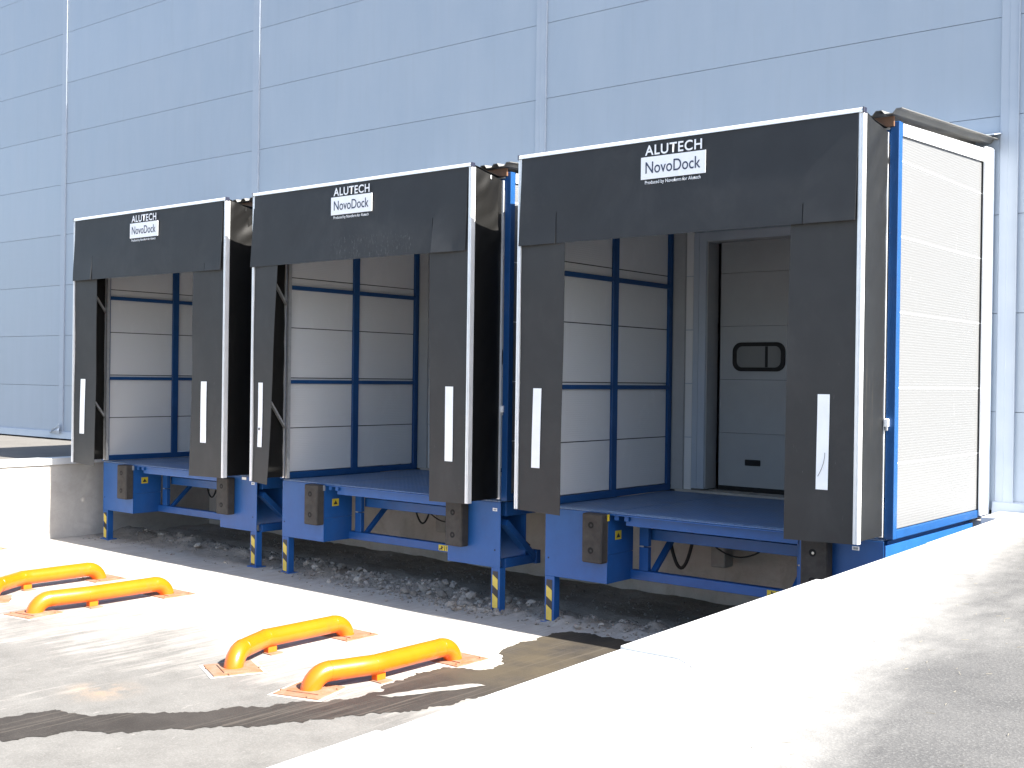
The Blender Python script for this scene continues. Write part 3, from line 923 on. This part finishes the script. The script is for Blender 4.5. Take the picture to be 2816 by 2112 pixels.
# ------------------------------------------------------------------ dock shelters
SF = -3.07        # front plane of the shelters
def dock_shelter(u, i):
    lab = ('black dock shelter of the leftmost dock, smallest in view',
           'black dock shelter in the middle, top flap scuffed with white scratches',
           'largest black dock shelter, rightmost, with streaked side canvas')[i]
    s = thing('dock_shelter', lab, 'dock shelter', (u, 0, -0.06), 'dock shelters in a row')
    def B(mb, name, mat, bevel=0.0, smooth=False, parent=None):
        mb.v = [(x, y, z + 0.06) for x, y, z in mb.v]
        return mb.build(name, mat, parent or s, bevel=bevel, smooth=smooth)
    Wd = 3.63
    zt = 3.527
    # aluminium front frame
    B(MB().prism([(SF - 0.022, zt - 0.034), (SF - 0.022, zt - 0.010), (SF - 0.008, zt + 0.004), (SF + 0.03, zt + 0.004), (SF + 0.03, zt - 0.034)], 'x', 0.012, Wd - 0.012), 'top_profile', 'aluminium')
    B(MB().box(0.012, Wd - 0.012, SF - 0.030, SF - 0.0225, zt - 0.036, zt - 0.030), 'drip_bead', 'aluminium')
    for a, b in ((0.0, 0.045), (Wd - 0.045, Wd)):
        m = MB().box(a, b, SF - 0.012, SF + 0.045, -0.05, zt - 0.036)
        m.box(a + 0.014, a + 0.022, SF - 0.019, SF - 0.0125, -0.05, zt - 0.038)
        m.box(b - 0.010, b - 0.001, SF - 0.019, SF - 0.0125, -0.05, zt - 0.038)
        B(m, 'side_profile', 'aluminium')
    for a, b in ((-0.004, 0.011), (Wd - 0.011, Wd + 0.004)):
        B(MB().box(a, b, SF - 0.026, SF + 0.034, zt - 0.042, zt + 0.008), 'end_cap', 'end_cap_plastic', 0.004)
    # rear frame against the house
    for a, b in ((0.0, 0.035), (Wd - 0.035, Wd + 0.001)):
        B(MB().box(a, b, -2.565, -2.553, -0.04, 3.42), 'rear_profile', 'aluminium')
    B(MB().box(0.10, 0.135, -2.60, -2.553, -0.04, 3.40), 'rear_upright', 'galvanised')
    # folding arms
    for x in (0.045, Wd - 0.075):
        for z in (0.60, 2.17):
            B(MB().bar((x + 0.015, -2.575, z), (x + 0.015, -3.03, z + 0.625), 0.022, 0.042, (1, 0, 0)), 'folding_arm', 'galvanised')
    # canvas
    sd = 11.0 * i
    def fold(y, z, k):
        a = noise.fractal((y * 1.5 + sd, z * 2.2 - y * 1.6, k + sd), 0.9, 2.0, 3)
        w = min(1.0, (y - SF) / 0.10, 1.0)
        return a * max(0, w)
    rear = -2.555 if i == 2 else -2.63
    amp = 0.010 if i == 2 else 0.020
    def side_r(a, b):
        y = SF + 0.045 + (rear - SF - 0.045) * a
        if i < 2: y += 0.012 * a * math.sin(b * 31 + i)
        z = -0.03 + (zt - 0.035 + 0.03 - 0.075 * a) * b
        top = math.exp(-((1 - b) / 0.22) ** 2)
        k = fold(y, z, 1.0)
        return (Wd - 0.006 + amp * k * (0.45 + 1.4 * top) - 0.004 * math.sin(math.pi * a), y, z)
    o = B(MB().grid(22, 90, side_r), 'side_canvas', 'weathered_canvas' if i == 2 else 'black_canvas', smooth=True); solidify(o, 0.004)
    def side_l(a, b):
        y = SF + 0.045 + (-2.56 - SF - 0.045) * a
        z = -0.03 + (zt - 0.035 + 0.03 - 0.075 * a) * b
        return (0.006 - 0.012 * fold(y, z, 4.0), y, z)
    o = B(MB().grid(14, 60, side_l), 'side_canvas', 'black_canvas', smooth=True); solidify(o, 0.004)
    def top_c(a, b):
        y = SF + 0.03 + (-2.56 - SF - 0.03) * b
        x = 0.01 + (Wd - 0.02) * a
        return (x, y, zt - 0.012 - 0.06 * b - 0.012 * math.sin(math.pi * b) + 0.01 * fold(y, x, 7.0))
    o = B(MB().grid(50, 10, top_c), 'top_canvas', 'black_canvas', smooth=True); solidify(o, 0.004)
    if i < 2:      # dark backing strip where the loose canvas stops short
        B(MB().box(Wd - 0.030, Wd - 0.022, -2.72, -2.567, -0.03, 3.42), 'canvas_backing', 'black_canvas')
        # cable tie
        B(MB().box(Wd - 0.004, Wd + 0.010, -2.790, -2.778, 3.385, 3.44), 'cable_tie', 'white_print' if i == 1 else 'hole_dark')
    # side curtains
    curt = ((0.62, 0.60, 2.94, 2.88), (0.50, 0.36, 3.04, 3.055), (0.605, 0.565, 2.995, 2.965))[i]
    tw = ((0.0, 0.02), (-0.03, 0.0), (0.0, 0.0))[i]
    def cl(a, b):
        z = -0.055 + (3.40 + 0.055) * b
        xe = curt[1] + (curt[0] - curt[1]) * min(1, (z + 0.05) / 2.65)
        x = 0.047 + (xe - 0.047) * a
        return (x, SF - 0.004 + 0.012 * math.sin(z * 1.3 + i) * a + tw[0] * a * (1 - b) + 0.014 * noise.noise((x * 1.6, z * 0.9, sd)), z - 0.02 * a * (1 - b))
    o = B(MB().grid(8, 40, cl), 'side_curtain', 'curtain_rubber', smooth=True); solidify(o, 0.005)
    def cr(a, b):
        z = -0.055 + (3.40 + 0.055) * b
        xe = curt[3] + (curt[2] - curt[3]) * min(1, (z + 0.05) / 2.65)
        x = xe + (Wd - 0.047 - xe) * a
        return (x, SF - 0.004 + 0.012 * math.sin(z * 1.1 + i + 1) * (1 - a) + 0.014 * noise.noise((x * 1.6, z * 0.9, sd + 3)), z - 0.012 * (1 - a) * (1 - b))
    o = B(MB().grid(8, 40, cr), 'side_curtain', 'curtain_rubber', smooth=True); solidify(o, 0.005)
    # white marker stripes, wrapped on the curtains
    lx = ((0.215, 0.335), (0.155, 0.245), (0.225, 0.330))[i]
    rx = ((3.125, 3.25), (3.29, 3.405), (3.262, 3.368))[i]
    for (x0, x1), fn, xe0 in ((lx, cl, 0.0), (rx, cr, 0.0)):
        def strip(a, b, x0=x0, x1=x1, fn=fn):
            z = 0.38 + 0.797 * b
            bb = (z + 0.055) / 3.455
            x = x0 + (x1 - x0) * a + (0.012 * (b - 1) if fn is cl else -0.006 * (1 - b))
            if fn is cl:
                xe = curt[1] + (curt[0] - curt[1]) * min(1, (z + 0.05) / 2.65); aa = (x - 0.047) / (xe - 0.047)
            else:
                xe = curt[3] + (curt[2] - curt[3]) * min(1, (z + 0.05) / 2.65); aa = (x - xe) / (Wd - 0.047 - xe)
            q = fn(aa, bb)
            return (x, q[1] - 0.0055, z)
        o = B(MB().grid(3, 24, strip), 'marker_stripe', 'reflective_white', smooth=True)
        if i == 2 and fn is cr:
            sc = MB().tube([(3.262 + 0.075 - 0.06 * (t_ / 9) ** 2, SF - 0.022, 0.69 - 0.20 * t_ / 9) for t_ in range(10)], 0.0022, 5)
            B(sc, 'scratch', 'hole_dark')
        elif i == 1 and fn is cl:
            B(MB().box(0.19, 0.198, SF - 0.035, SF - 0.018, 0.59, 0.62), 'scratch', 'hole_dark')
    # head flap with two slits
    zb = 2.612
    lo = ((0.055, 0.035), (0.045, -0.02), (0.055, 0.03))[i]     # left edge: at the top, at the bottom
    ro = ((3.565, 3.545), (3.575, 3.555), (3.585, 3.575))[i]
    s1, s2 = ((0.545, 3.20), (0.0, 3.085), (0.50, 3.118))[i]
    sz = ((2.94, 2.70), (2.62, 2.985), (2.92, 2.78))[i]
    def flap_y(x, z):
        t_ = (zt - z) / 0.9
        return SF - 0.016 - 0.022 * t_ - 0.010 * math.sin(x * 1.7 + sd) * t_ - 0.006 * noise.noise((x * 1.3, z * 2, sd))
    g = 0.004
    cuts = ([(s1, sz[0])] if s1 else []) + [(s2, sz[1])]
    tabs = [0.0] + [c[0] for c in cuts] + [1.0]
    cols = []          # (kind of x, value, tab index, starts a slit?)
    for k in range(len(tabs) - 1):
        n_ = 26 if 0 < k < len(tabs) - 2 or not s1 and k == 0 else 10
        for q in range(n_ + 1):
            cols.append((k, q / n_, k if q == n_ and k < len(cuts) else None))
    nr = 26
    rows = [zb + (zt - 0.030 - zb) * q / nr for q in range(nr + 1)]
    curl = ((-0.016, 0.0, -0.003), (0.0, -0.030), (-0.010, 0.0, -0.004))[i]
    m = MB()
    for z in rows:
        k_ = (zt - 0.045 - z) / (zt - 0.045 - zb)
        l_ = lo[0] + (lo[1] - lo[0]) * k_; r_ = ro[0] + (ro[1] - ro[0]) * k_
        for (k, fr, sl) in cols:
            xa = l_ if k == 0 else tabs[k] + g
            xb = r_ if k == len(tabs) - 2 else tabs[k + 1] - g
            x = xa + (xb - xa) * fr
            szk = cuts[min(k, len(cuts) - 1)][1]
            t_ = max(0.0, (szk - z) / (szk - zb + 0.001)) if szk > zb + 0.02 else 0.0
            near = (fr if k == 0 else 1 - fr) if k in (0, len(tabs) - 2) else 0.0
            m.v.append((x, flap_y(x, z) + curl[k] * t_ ** 1.5 * near, z))
    nc = len(cols)
    for r in range(nr):
        zm = (rows[r] + rows[r + 1]) / 2
        for c in range(nc - 1):
            sl = cols[c][2]
            if sl is not None and zm < cuts[sl][1]:
                continue
            a_ = r * nc + c
            m.f.append((a_, a_ + 1, a_ + nc + 1, a_ + nc))
    o = B(m, 'head_flap', 'flap_rubber_scuffed' if i == 1 else 'flap_rubber', smooth=True); solidify(o, 0.005)
    # printed sign on the flap
    x0, x1 = ((1.50, 2.165), (1.475, 2.155), (1.487, 2.172))[i]
    fy = min(flap_y(x0, 3.14), flap_y(x1, 3.14), flap_y((x0 + x1) / 2, 3.14)) - 0.008
    sg = B(MB().box(x0, x1, fy - 0.001, fy + 0.004, 3.139, 3.345), 'sign_field', 'white_print')
    def T(txt, a, b, c, d, name, mat, **kw):
        fit_text(txt, a, b, c + 0.06, d + 0.06, fy - 0.0035, name, mat, sg, **kw)
    k = (x1 - x0)
    T('ALUTECH', x0 + 0.065 * k, x0 + 0.945 * k, 3.357, 3.452, 'lettering', 'white_print', offset=0.017, spacing=1.10)
    T('NovoDock', x0 + 0.075 * k, x0 + 0.925 * k, 3.190, 3.298, 'lettering', 'dark_print', offset=0.004)
    T('Produced by Novoferm for Alutech', x0 + 0.07 * k, x0 + 0.93 * k, 3.082, 3.125, 'lettering', 'white_print', offset=0.006)
    return s
for i, u in enumerate(UX):
    dock_shelter(u, i)

# ------------------------------------------------------------------ dock levellers
def dock_leveller(u, i):
    lab = ('blue dock leveller of the leftmost dock, beside the concrete wall',
           'blue dock leveller of the middle dock with both rubber bumpers in view',
           'blue dock leveller of the rightmost dock, partly behind the white wall cap')[i]
    d = thing('dock_leveller', lab, 'dock leveller', (u, -2.5, zg(u)), 'dock levellers on striped legs')
    off = P(d)
    def B(mb, name, mat, bevel=0.0, smooth=False, parent=None):
        p = parent or d
        mb.v = [(x, y - off.y, z - off.z) for x, y, z in mb.v]
        return mb.build(name, mat, p, bevel=bevel, smooth=smooth)
    F = -2.55
    dz = -0.062
    # deck plates
    for a, b in ((0.01, 0.790), (0.806, 2.846), (2.862, W - 0.01)):
        B(MB().box(a, b, F + 0.004, -0.105, dz - 0.012, dz), 'deck_plate', 'tread_plate')
    # front plates with box returns
    for k, (a, b) in enumerate(((0.0, 0.79), (2.87, W))):
        B(MB().box(a, b, F - 0.002, F + 0.008, -0.79, -0.078), 'front_plate', 'blue_steel', 0.002)
        xr = (b - 0.008, b) if k == 0 else (a, a + 0.008)
        B(MB().box(xr[0], xr[1], F + 0.009, -2.08, -0.495, -0.078), 'side_plate', 'blue_steel')
        B(MB().box(xr[0] + (0.001 if k else -0.001), xr[1] + (0.001 if k else -0.001), F + 0.009, -2.08, -0.79, -0.499), 'side_plate', 'blue_steel')
        B(MB().box(a + 0.01, b - 0.01, -2.10, -2.09, -0.79, -0.078), 'back_plate', 'blue_steel')
    # legs with hazard tape
    for k, a in enumerate((0.0, W - 0.125)):
        zl = zg(u + a) - 0.005
        lg = B(MB().box(a, a + 0.125, F + 0.0005, F + 0.095, zl, -0.791), 'leg', 'blue_steel', 0.003)
        B(MB().box(a - 0.04, a + 0.165, F - 0.02, F + 0.135, zl - 0.004, zl + 0.016), 'foot_plate', 'blue_steel', 0.002, parent=lg)
        t0, t1 = a + 0.024, a + 0.098
        z0, z1 = zl + 0.03, -0.83
        B(MB().box(t0, t1, F - 0.003, F - 0.0005, z0, z1), 'hazard_tape', 'hazard_black', parent=lg)
        sgn = 1 if k == 0 else 1
        z = z0 + (0.0 if k == 0 else 0.02)
        per = 0.205; hgt = 0.115; sl = 0.05
        first = True
        while z < z1 - 0.03:
            zz = z; top = min(z + hgt, z1 - 0.002)
            poly = [(t0, min(zz + sl, z1)), (t1, zz), (t1, max(zz, top - sl * 0.0 if top < z + hgt else zz + hgt)), (t0, min(zz + sl + hgt, z1))]
            if first: poly[0] = (t0, max(z0, zz + 0.01)); first = False
            B(MB().prism(poly, 'y', F - 0.0045, F - 0.0032), 'tape_stripe', 'hazard_yellow', parent=lg)
            z += per
    # rubber bumpers with bolt recesses
    for k, (a, b, z0, z1) in enumerate(((0.558, 0.802, -0.575, -0.078), (2.935, 3.185, -0.595, -0.105))):
        bmp = B(MB().box(a, b, F - 0.125, F - 0.0025, z0, z1), 'bumper', 'bumper_rubber', 0.012)
        cx = (a + b) / 2 - 0.01
        for q, zz in enumerate((z1 - 0.115, z0 + 0.125)):
            m = MB()
            n = 20
            for r_, yy in ((0.036, F - 0.1275), (0.030, F - 0.1275)):
                for t_ in range(n):
                    an = 2 * math.pi * t_ / n
                    m.v.append((cx + r_ * math.cos(an), yy, zz + r_ * math.sin(an)))
            for t_ in range(n):
                m.f.append((t_, (t_ + 1) % n, n + (t_ + 1) % n, n + t_))
            B(MB().cyl((cx, F - 0.1265, zz), 'y', 0.034, 0.004), 'bolt_hole', 'hole_dark', parent=bmp)
            B(MB().cyl((cx + 0.004, F - 0.130, zz - 0.002), 'y', 0.013, 0.006, 6), 'bolt', 'bolt_steel' if (k == 1 and i == 2) else 'hose_rubber', parent=bmp)
        if k == 0:
            B(MB().box(b + 0.001, b + 0.012, F - 0.03, F - 0.004, -0.15, -0.085), 'bracket', 'sticker_yellow' if i == 2 else 'galvanised')
    # lip and front beams
    m = MB().prism([(F - 0.015, -0.088), (F - 0.015, -0.078), (F + 0.06, -0.076), (F + 0.06, -0.088)], 'x', 0.83, 2.85)
    B(m, 'lip_plate', 'blue_steel')
    B(MB().box(0.98, 2.83, F + 0.045, F + 0.057, -0.185, -0.090), 'lip_beam', 'blue_steel')
    for x in (0.86, 0.98):
        B(MB().box(x, x + 0.05, F + 0.01, F + 0.05, -0.14, -0.090), 'lip_hinge', 'blue_steel', 0.004)
    B(MB().box(0.97, 2.66, -2.03, -1.95, -0.375, -0.265), 'cross_beam', 'blue_steel', 0.004)
    B(MB().box(0.79, 2.87, -2.13, -2.05, -0.787, -0.690), 'lower_beam', 'blue_steel', 0.004)
    for x in (0.89, 2.64):
        B(MB().box(x, x + 0.11, -2.12, -2.06, -0.689, -0.445), 'post', 'blue_steel', 0.004)
        B(MB().box(x, x + 0.11, -2.12, -2.06, -0.435, -0.10), 'post', 'blue_steel', 0.004)
        B(MB().box(x + 0.02, x + 0.06, -2.127, -2.121, -0.446, -0.43), 'clip', 'galvanised')
    for x in (1.02, 2.58):
        B(MB().bar((x, -2.04, -0.70), (x + 0.02, -1.45, -0.16), 0.04, 0.06, (1, 0, 0)), 'diagonal_strut', 'blue_steel')
    # side frames with diagonal brace
    for a, b, nm in ((0.004, 0.075, 0), (W - 0.075, W - 0.004, 1)):
        B(MB().box(a, b, F + 0.096, -0.30, -0.235, -0.080), 'side_beam', 'blue_steel', 0.004)
        B(MB().box(a, b, F + 0.096, -1.86, -0.80, -0.70), 'lower_arm', 'blue_steel', 0.004)
        B(MB().bar(((a + b) / 2, F + 0.10, -0.30), ((a + b) / 2, -1.93, -0.74), 0.068, 0.10, (1, 0, 0)), 'side_brace', 'blue_steel')
        B(MB().box(a - 0.02, b + 0.02, -1.93, -1.85, -0.81, -0.66), 'brace_end', 'blue_steel', 0.004)
    if i == 2:
        B(MB().box(W + 0.002, W + 0.018, F + 0.0, -0.28, -0.42, -0.112), 'skirt_plate', 'blue_steel', 0.002)
    B(MB().box(0.05, W - 0.05, -0.42, -0.30, -0.26, -0.08), 'rear_beam', 'blue_steel')
    for x in (1.1, 1.75, 2.4):
        B(MB().box(x, x + 0.06, F + 0.06, -0.43, -0.19, -0.076), 'deck_rib', 'blue_steel')
    # hydraulic box, hoses
    B(MB().box(1.42, 1.80, -1.30, -1.10, -0.42, -0.28), 'control_box', 'galvanised', 0.006)
    B(MB().box(0.88, 1.06, -0.62, -0.42, -0.83, -0.50), 'junction_box', 'sill_concrete', 0.01)
    def hose(p, q, sag, r, name='hose'):
        pts = []
        for k in range(17):
            t_ = k / 16
            x = p[0] + (q[0] - p[0]) * t_; y = p[1] + (q[1] - p[1]) * t_; z = p[2] + (q[2] - p[2]) * t_ - sag * (1 - (2 * t_ - 1) ** 2)
            pts.append((x, y, z))
        B(MB().tube(pts, r, 8), name, 'hose_rubber', smooth=True)
    hs = (0.0, 0.35, 0.0)[i]
    hose((0.66 + hs, -1.2, -0.30), (1.02 + hs, -1.2, -0.30), 0.48 if i == 2 else 0.34, 0.020 if i == 2 else 0.012)
    hose((0.95, -1.0, -0.36), (1.85, -1.0, -0.40), 0.24, 0.009)
    hose((1.25, -1.15, -0.34), (1.62, -1.15, -0.34), 0.16, 0.014)
    hose((2.30, -1.0, -0.30), (2.75, -0.9, -0.80), 0.05, 0.010)
    hose((W - 0.15, -1.3, -0.28), (W + 0.05, -1.0, -0.28), 0.5, 0.008)
    # stickers
    sp = B(MB().box(0.7905, 0.7925, -2.415, -2.305, -0.355, -0.265), 'warning_sticker', 'sticker_yellow')
    B(MB().prism([(-2.395, -0.335), (-2.325, -0.335), (-2.36, -0.285)], 'x', 0.7926, 0.7935), 'pictogram', 'hazard_black', parent=sp)
    wl = B(MB().box(2.345, 2.625, -2.1335, -2.1305, -0.772, -0.706), 'warning_label', 'sticker_yellow')
    m = MB()
    for a, b, c, e in ((2.440, 2.447, -0.770, -0.708), (2.508, 2.515, -0.770, -0.708)):
        m.box(a, b, -2.1355, -2.1336, c, e)
    m.box(2.472, 2.482, -2.1355, -2.1336, -0.745, -0.715).box(2.472, 2.482, -2.1355, -2.1336, -0.762, -0.752)
    m.bar((2.375, -2.1346, -0.755), (2.42, -2.1346, -0.725), 0.012, 0.002, (0, 1, 0)).bar((2.395, -2.1346, -0.715), (2.40, -2.1346, -0.76), 0.012, 0.002, (0, 1, 0)).cyl((2.366, -2.1355, -0.757), 'y', 0.010, 0.002, 10)
    m.bar((2.53, -2.1346, -0.76), (2.58, -2.1346, -0.72), 0.012, 0.002, (0, 1, 0)).bar((2.57, -2.1346, -0.755), (2.61, -2.1346, -0.755), 0.012, 0.002, (0, 1, 0))
    B(m, 'pictogram', 'hazard_black', parent=wl)
    bx = 3.36 if i == 2 else 3.53
    st = B(MB().box(bx, bx + 0.062, F - 0.0045, F - 0.0022, -0.175, -0.142), 'label_sticker', 'white_print')
    m = MB()
    for k in range(5):
        m.box(bx + 0.012 + 0.009 * k, bx + 0.0155 + 0.009 * k + 0.002 * (k % 2), F - 0.0055, F - 0.0046, -0.168, -0.149)
    B(m, 'bar_code', 'dark_print', parent=st)
    if i == 0:
        B(MB().box(3.33, 3.42, F - 0.0045, F - 0.0022, -0.085 - 0.035, -0.085), 'label_sticker', 'white_print')
    for xh in (0.045, W - 0.075):
        B(MB().cyl((xh, F - 0.003, -0.60), 'y', 0.010, 0.0008, 10), 'screw_hole', 'hole_dark')
    return d
for i, u in enumerate(UX):
    dock_leveller(u, i)

# ------------------------------------------------------------------ orange tube wheel guides
def wheel_guide(x, flare, label, y0=-5.98, y1=-4.42):
    g = thing('wheel_guide', label, 'wheel guide', (x, (y0 + y1) / 2, zg(x)), 'orange tube wheel guides')
    off = P(g)
    z0 = zg(x)
    r = 0.084
    zc = z0 + 0.142
    def B(mb, name, mat, bevel=0.0, smooth=False):
        mb.v = [tuple(Vector(v) - off) for v in mb.v]
        return mb.build(name, mat, g, bevel=bevel, smooth=smooth)
    R = 0.17
    yk = -5.42                         # kink where the flared end begins
    dirn = Vector((flare, -1, 0)).normalized()
    pts = []
    # far elbow
    n = 10
    zlow = z0 - 0.02
    for k in range(n + 1):
        a = math.pi / 2 * k / n
        z = zc - R + R * math.sin(a)
        if z > zlow:
            pts.append((x, y1 - R * (1 - math.cos(a)), z))
    for k in range(1, 9):
        pts.append((x, y1 - R + (yk - y1 + R) * k / 8, zc))
    L = ((y0 + R) - yk) / dirn.y if abs(dirn.y) > 0 else 0.3
    L = max(0.12, L)
    a0 = Vector((x, yk, zc))
    for k in range(1, 4):
        pts.append(tuple(a0 + dirn * (L * k / 3)))
    e = a0 + dirn * L
    for k in range(1, n + 1):
        a = math.pi / 2 * k / n
        p = e + dirn * (R * math.sin(a)); pts.append((p.x, p.y, zc - R * (1 - math.cos(a))))
    p = e + dirn * R
    B(MB().tube(pts, r, 28), 'tube', 'orange_paint', smooth=True)
    # weld beads
    for c, dr in (((x, yk, zc), Vector((0, -1, 0)).lerp(dirn, 0.5).normalized()), ((x, y1 - R, zc), Vector((0, 1, 0))), (tuple(e), dirn)):
        c = Vector(c)
        B(MB().tube([c - dr * 0.004, c - dr * 0.002, c + dr * 0.002, c + dr * 0.004], r + 0.0018, 28), 'weld_bead', 'orange_paint', smooth=True)
    # floor plates
    ang = math.atan2(-flare, 1)
    for (cx, cy, rot, w, l) in ((x, y1 + 0.03, 0.0, 0.42, 0.42), (p.x, p.y, ang, 0.42, 0.42)):
        for q, (hw, hl, zz0, zz1, nm, mt) in enumerate(((w / 2 + 0.035, l / 2 + 0.035, 0.0015, 0.003, 'mortar_bed', 'sill_concrete'), (w / 2, l / 2, 0.0032, 0.012, 'floor_plate', 'orange_plate'), (0.15, 0.11, 0.0122, 0.020, 'collar_plate', 'orange_plate'))):
            mb = MB()
            cs = [(-hw, -hl), (hw, -hl), (hw, hl), (-hw, hl)]
            poly = [(cx + a * math.cos(rot) - b * math.sin(rot), cy + a * math.sin(rot) + b * math.cos(rot)) for a, b in cs]
            mb.prism(poly, 'z', z0 + zz0, z0 + zz1)
            B(mb, nm, mt)
        for a, b in ((-1, -1), (1, -1), (1, 1), (-1, 1)):
            B(MB().cyl((cx + a * 0.16, cy + b * 0.16, z0 + 0.012), 'z', 0.013, 0.010, 6), 'anchor_bolt', 'orange_plate')
    # middle foot
    yf = -5.36
    B(MB().box(x - 0.035, x + 0.035, yf - 0.05, yf + 0.05, z0 + 0.008, zc - r + 0.012), 'middle_foot', 'orange_paint', 0.003)
    B(MB().box(x - 0.045, x + 0.10, yf - 0.07, yf + 0.07, z0 + 0.001, z0 + 0.0085), 'middle_plate', 'orange_plate')
    return g

wheel_guide(8.62, 0.62, 'orange tube wheel guide cut by the left photo edge, left of a pair')
wheel_guide(10.02, -0.16, 'orange tube wheel guide wholly in view on the left, right one of the far pair')
wheel_guide(13.02, 0.45, 'orange tube wheel guide with upright near end, left one of the near pair')
wheel_guide(14.44, -0.30, 'orange tube wheel guide nearest the wet stain, frontmost of all')
wheel_guide(5.44, -0.2, 'orange tube wheel guide of which only a floor plate corner shows at far left', y1=-4.28)

# ------------------------------------------------------------------ rubble under the docks
def stone_mesh(seed):
    r_ = random.Random(seed)
    bm = bmesh.new()
    bmesh.ops.create_icosphere(bm, subdivisions=1, radius=1.0)
    k = (r_.uniform(0.8, 1.25), r_.uniform(0.7, 1.1), r_.uniform(0.5, 0.8))
    planes = [Vector((r_.gauss(0, 1), r_.gauss(0, 1), r_.gauss(0, 1))).normalized() for _ in range(5)]
    for v in bm.verts:
        c = v.co * (1 + 0.28 * noise.noise(v.co * 1.3 + Vector((seed * 7.1, 0, 0))))
        for pl in planes:
            dd = c.dot(pl)
            if dd > 0.72: c = c - pl * (dd - 0.72)
        v.co = Vector((c.x * k[0], c.y * k[1], c.z * k[2]))
    me = bpy.data.meshes.new('stone')
    bm.to_mesh(me); bm.free()
    me.materials.append(MATS['stone'])
    return me
SM = [stone_mesh(k) for k in range(12)]
def rubble_spot():
    x = rng.choice((rng.uniform(5.6, 17.0), rng.uniform(9.0, 16.0), rng.uniform(10.6, 13.6)))
    return x, BAND(x) + rng.gauss(0.0, 0.2) - (0.18 if 10 < x < 13.5 else 0.0)
for k in range(290):
    x, y = rubble_spot()
    if y > -1.3 or y < -2.8: continue
    sz = min(0.085, 0.027 * math.exp(rng.gauss(0.25, 0.45)))
    o = bpy.data.objects.new('stone', rng.choice(SM))
    COL.objects.link(o)
    o.parent = yard
    o.location = (x, y, ground_z(x, y) + sz * 0.30)
    o.rotation_euler = (rng.uniform(-0.5, 0.5), rng.uniform(-0.5, 0.5), rng.uniform(0, 6.28))
    o.scale = (sz, sz, sz)
# fine gravel and crumbs: one mass
m = MB()
for k in range(6500):
    if k % 3:
        x, y = rubble_spot(); y += rng.gauss(0, 0.1)
    else:
        x = rng.uniform(5.3, 17.9); y = rng.uniform(-2.75, -0.4)
    if y > -0.35 or y < -2.95: continue
    s_ = 0.004 + 0.017 * rng.random() ** 2
    z = ground_z(x, y) + s_ * 0.4
    a = rng.uniform(0, 6.28)
    b = len(m.v)
    for q in range(4):
        r_ = s_ * rng.uniform(0.7, 1.3)
        m.v.append((x + r_ * math.cos(a + q * 1.57), y + r_ * math.sin(a + q * 1.57), z + rng.uniform(-0.3, 0.3) * s_))
    m.v.append((x, y, z + s_ * 0.8)); m.v.append((x, y, z - s_))
    for q in range(4):
        m.f.append((b + q, b + (q + 1) % 4, b + 4)); m.f.append((b + (q + 1) % 4, b + q, b + 5))
gv = m.build('gravel', 'stone')
gv['kind'] = 'stuff'
gv['label'] = 'fine gravel and crumbs of broken paving under the docks'
gv['category'] = 'gravel'

# bits of straw and grit on the right apron
m = MB()
for k in range(260):
    x = rng.uniform(18.9, 22.5); y = rng.uniform(-11.5, -3.0)
    a = rng.gauss(0.9, 0.8); l = rng.uniform(0.008, 0.045)
    c = Vector((x, y, -0.019)); dd = Vector((math.cos(a), math.sin(a), 0)) * l
    m.bar(c - dd / 2, c + dd / 2 + Vector((0, 0, rng.uniform(0, 0.006))), 0.0015, 0.0015)
sw = m.build('straw_bits', 'straw')
sw['kind'] = 'stuff'
sw['label'] = 'scattered straw bits lying on the asphalt apron at right'
sw['category'] = 'straw'
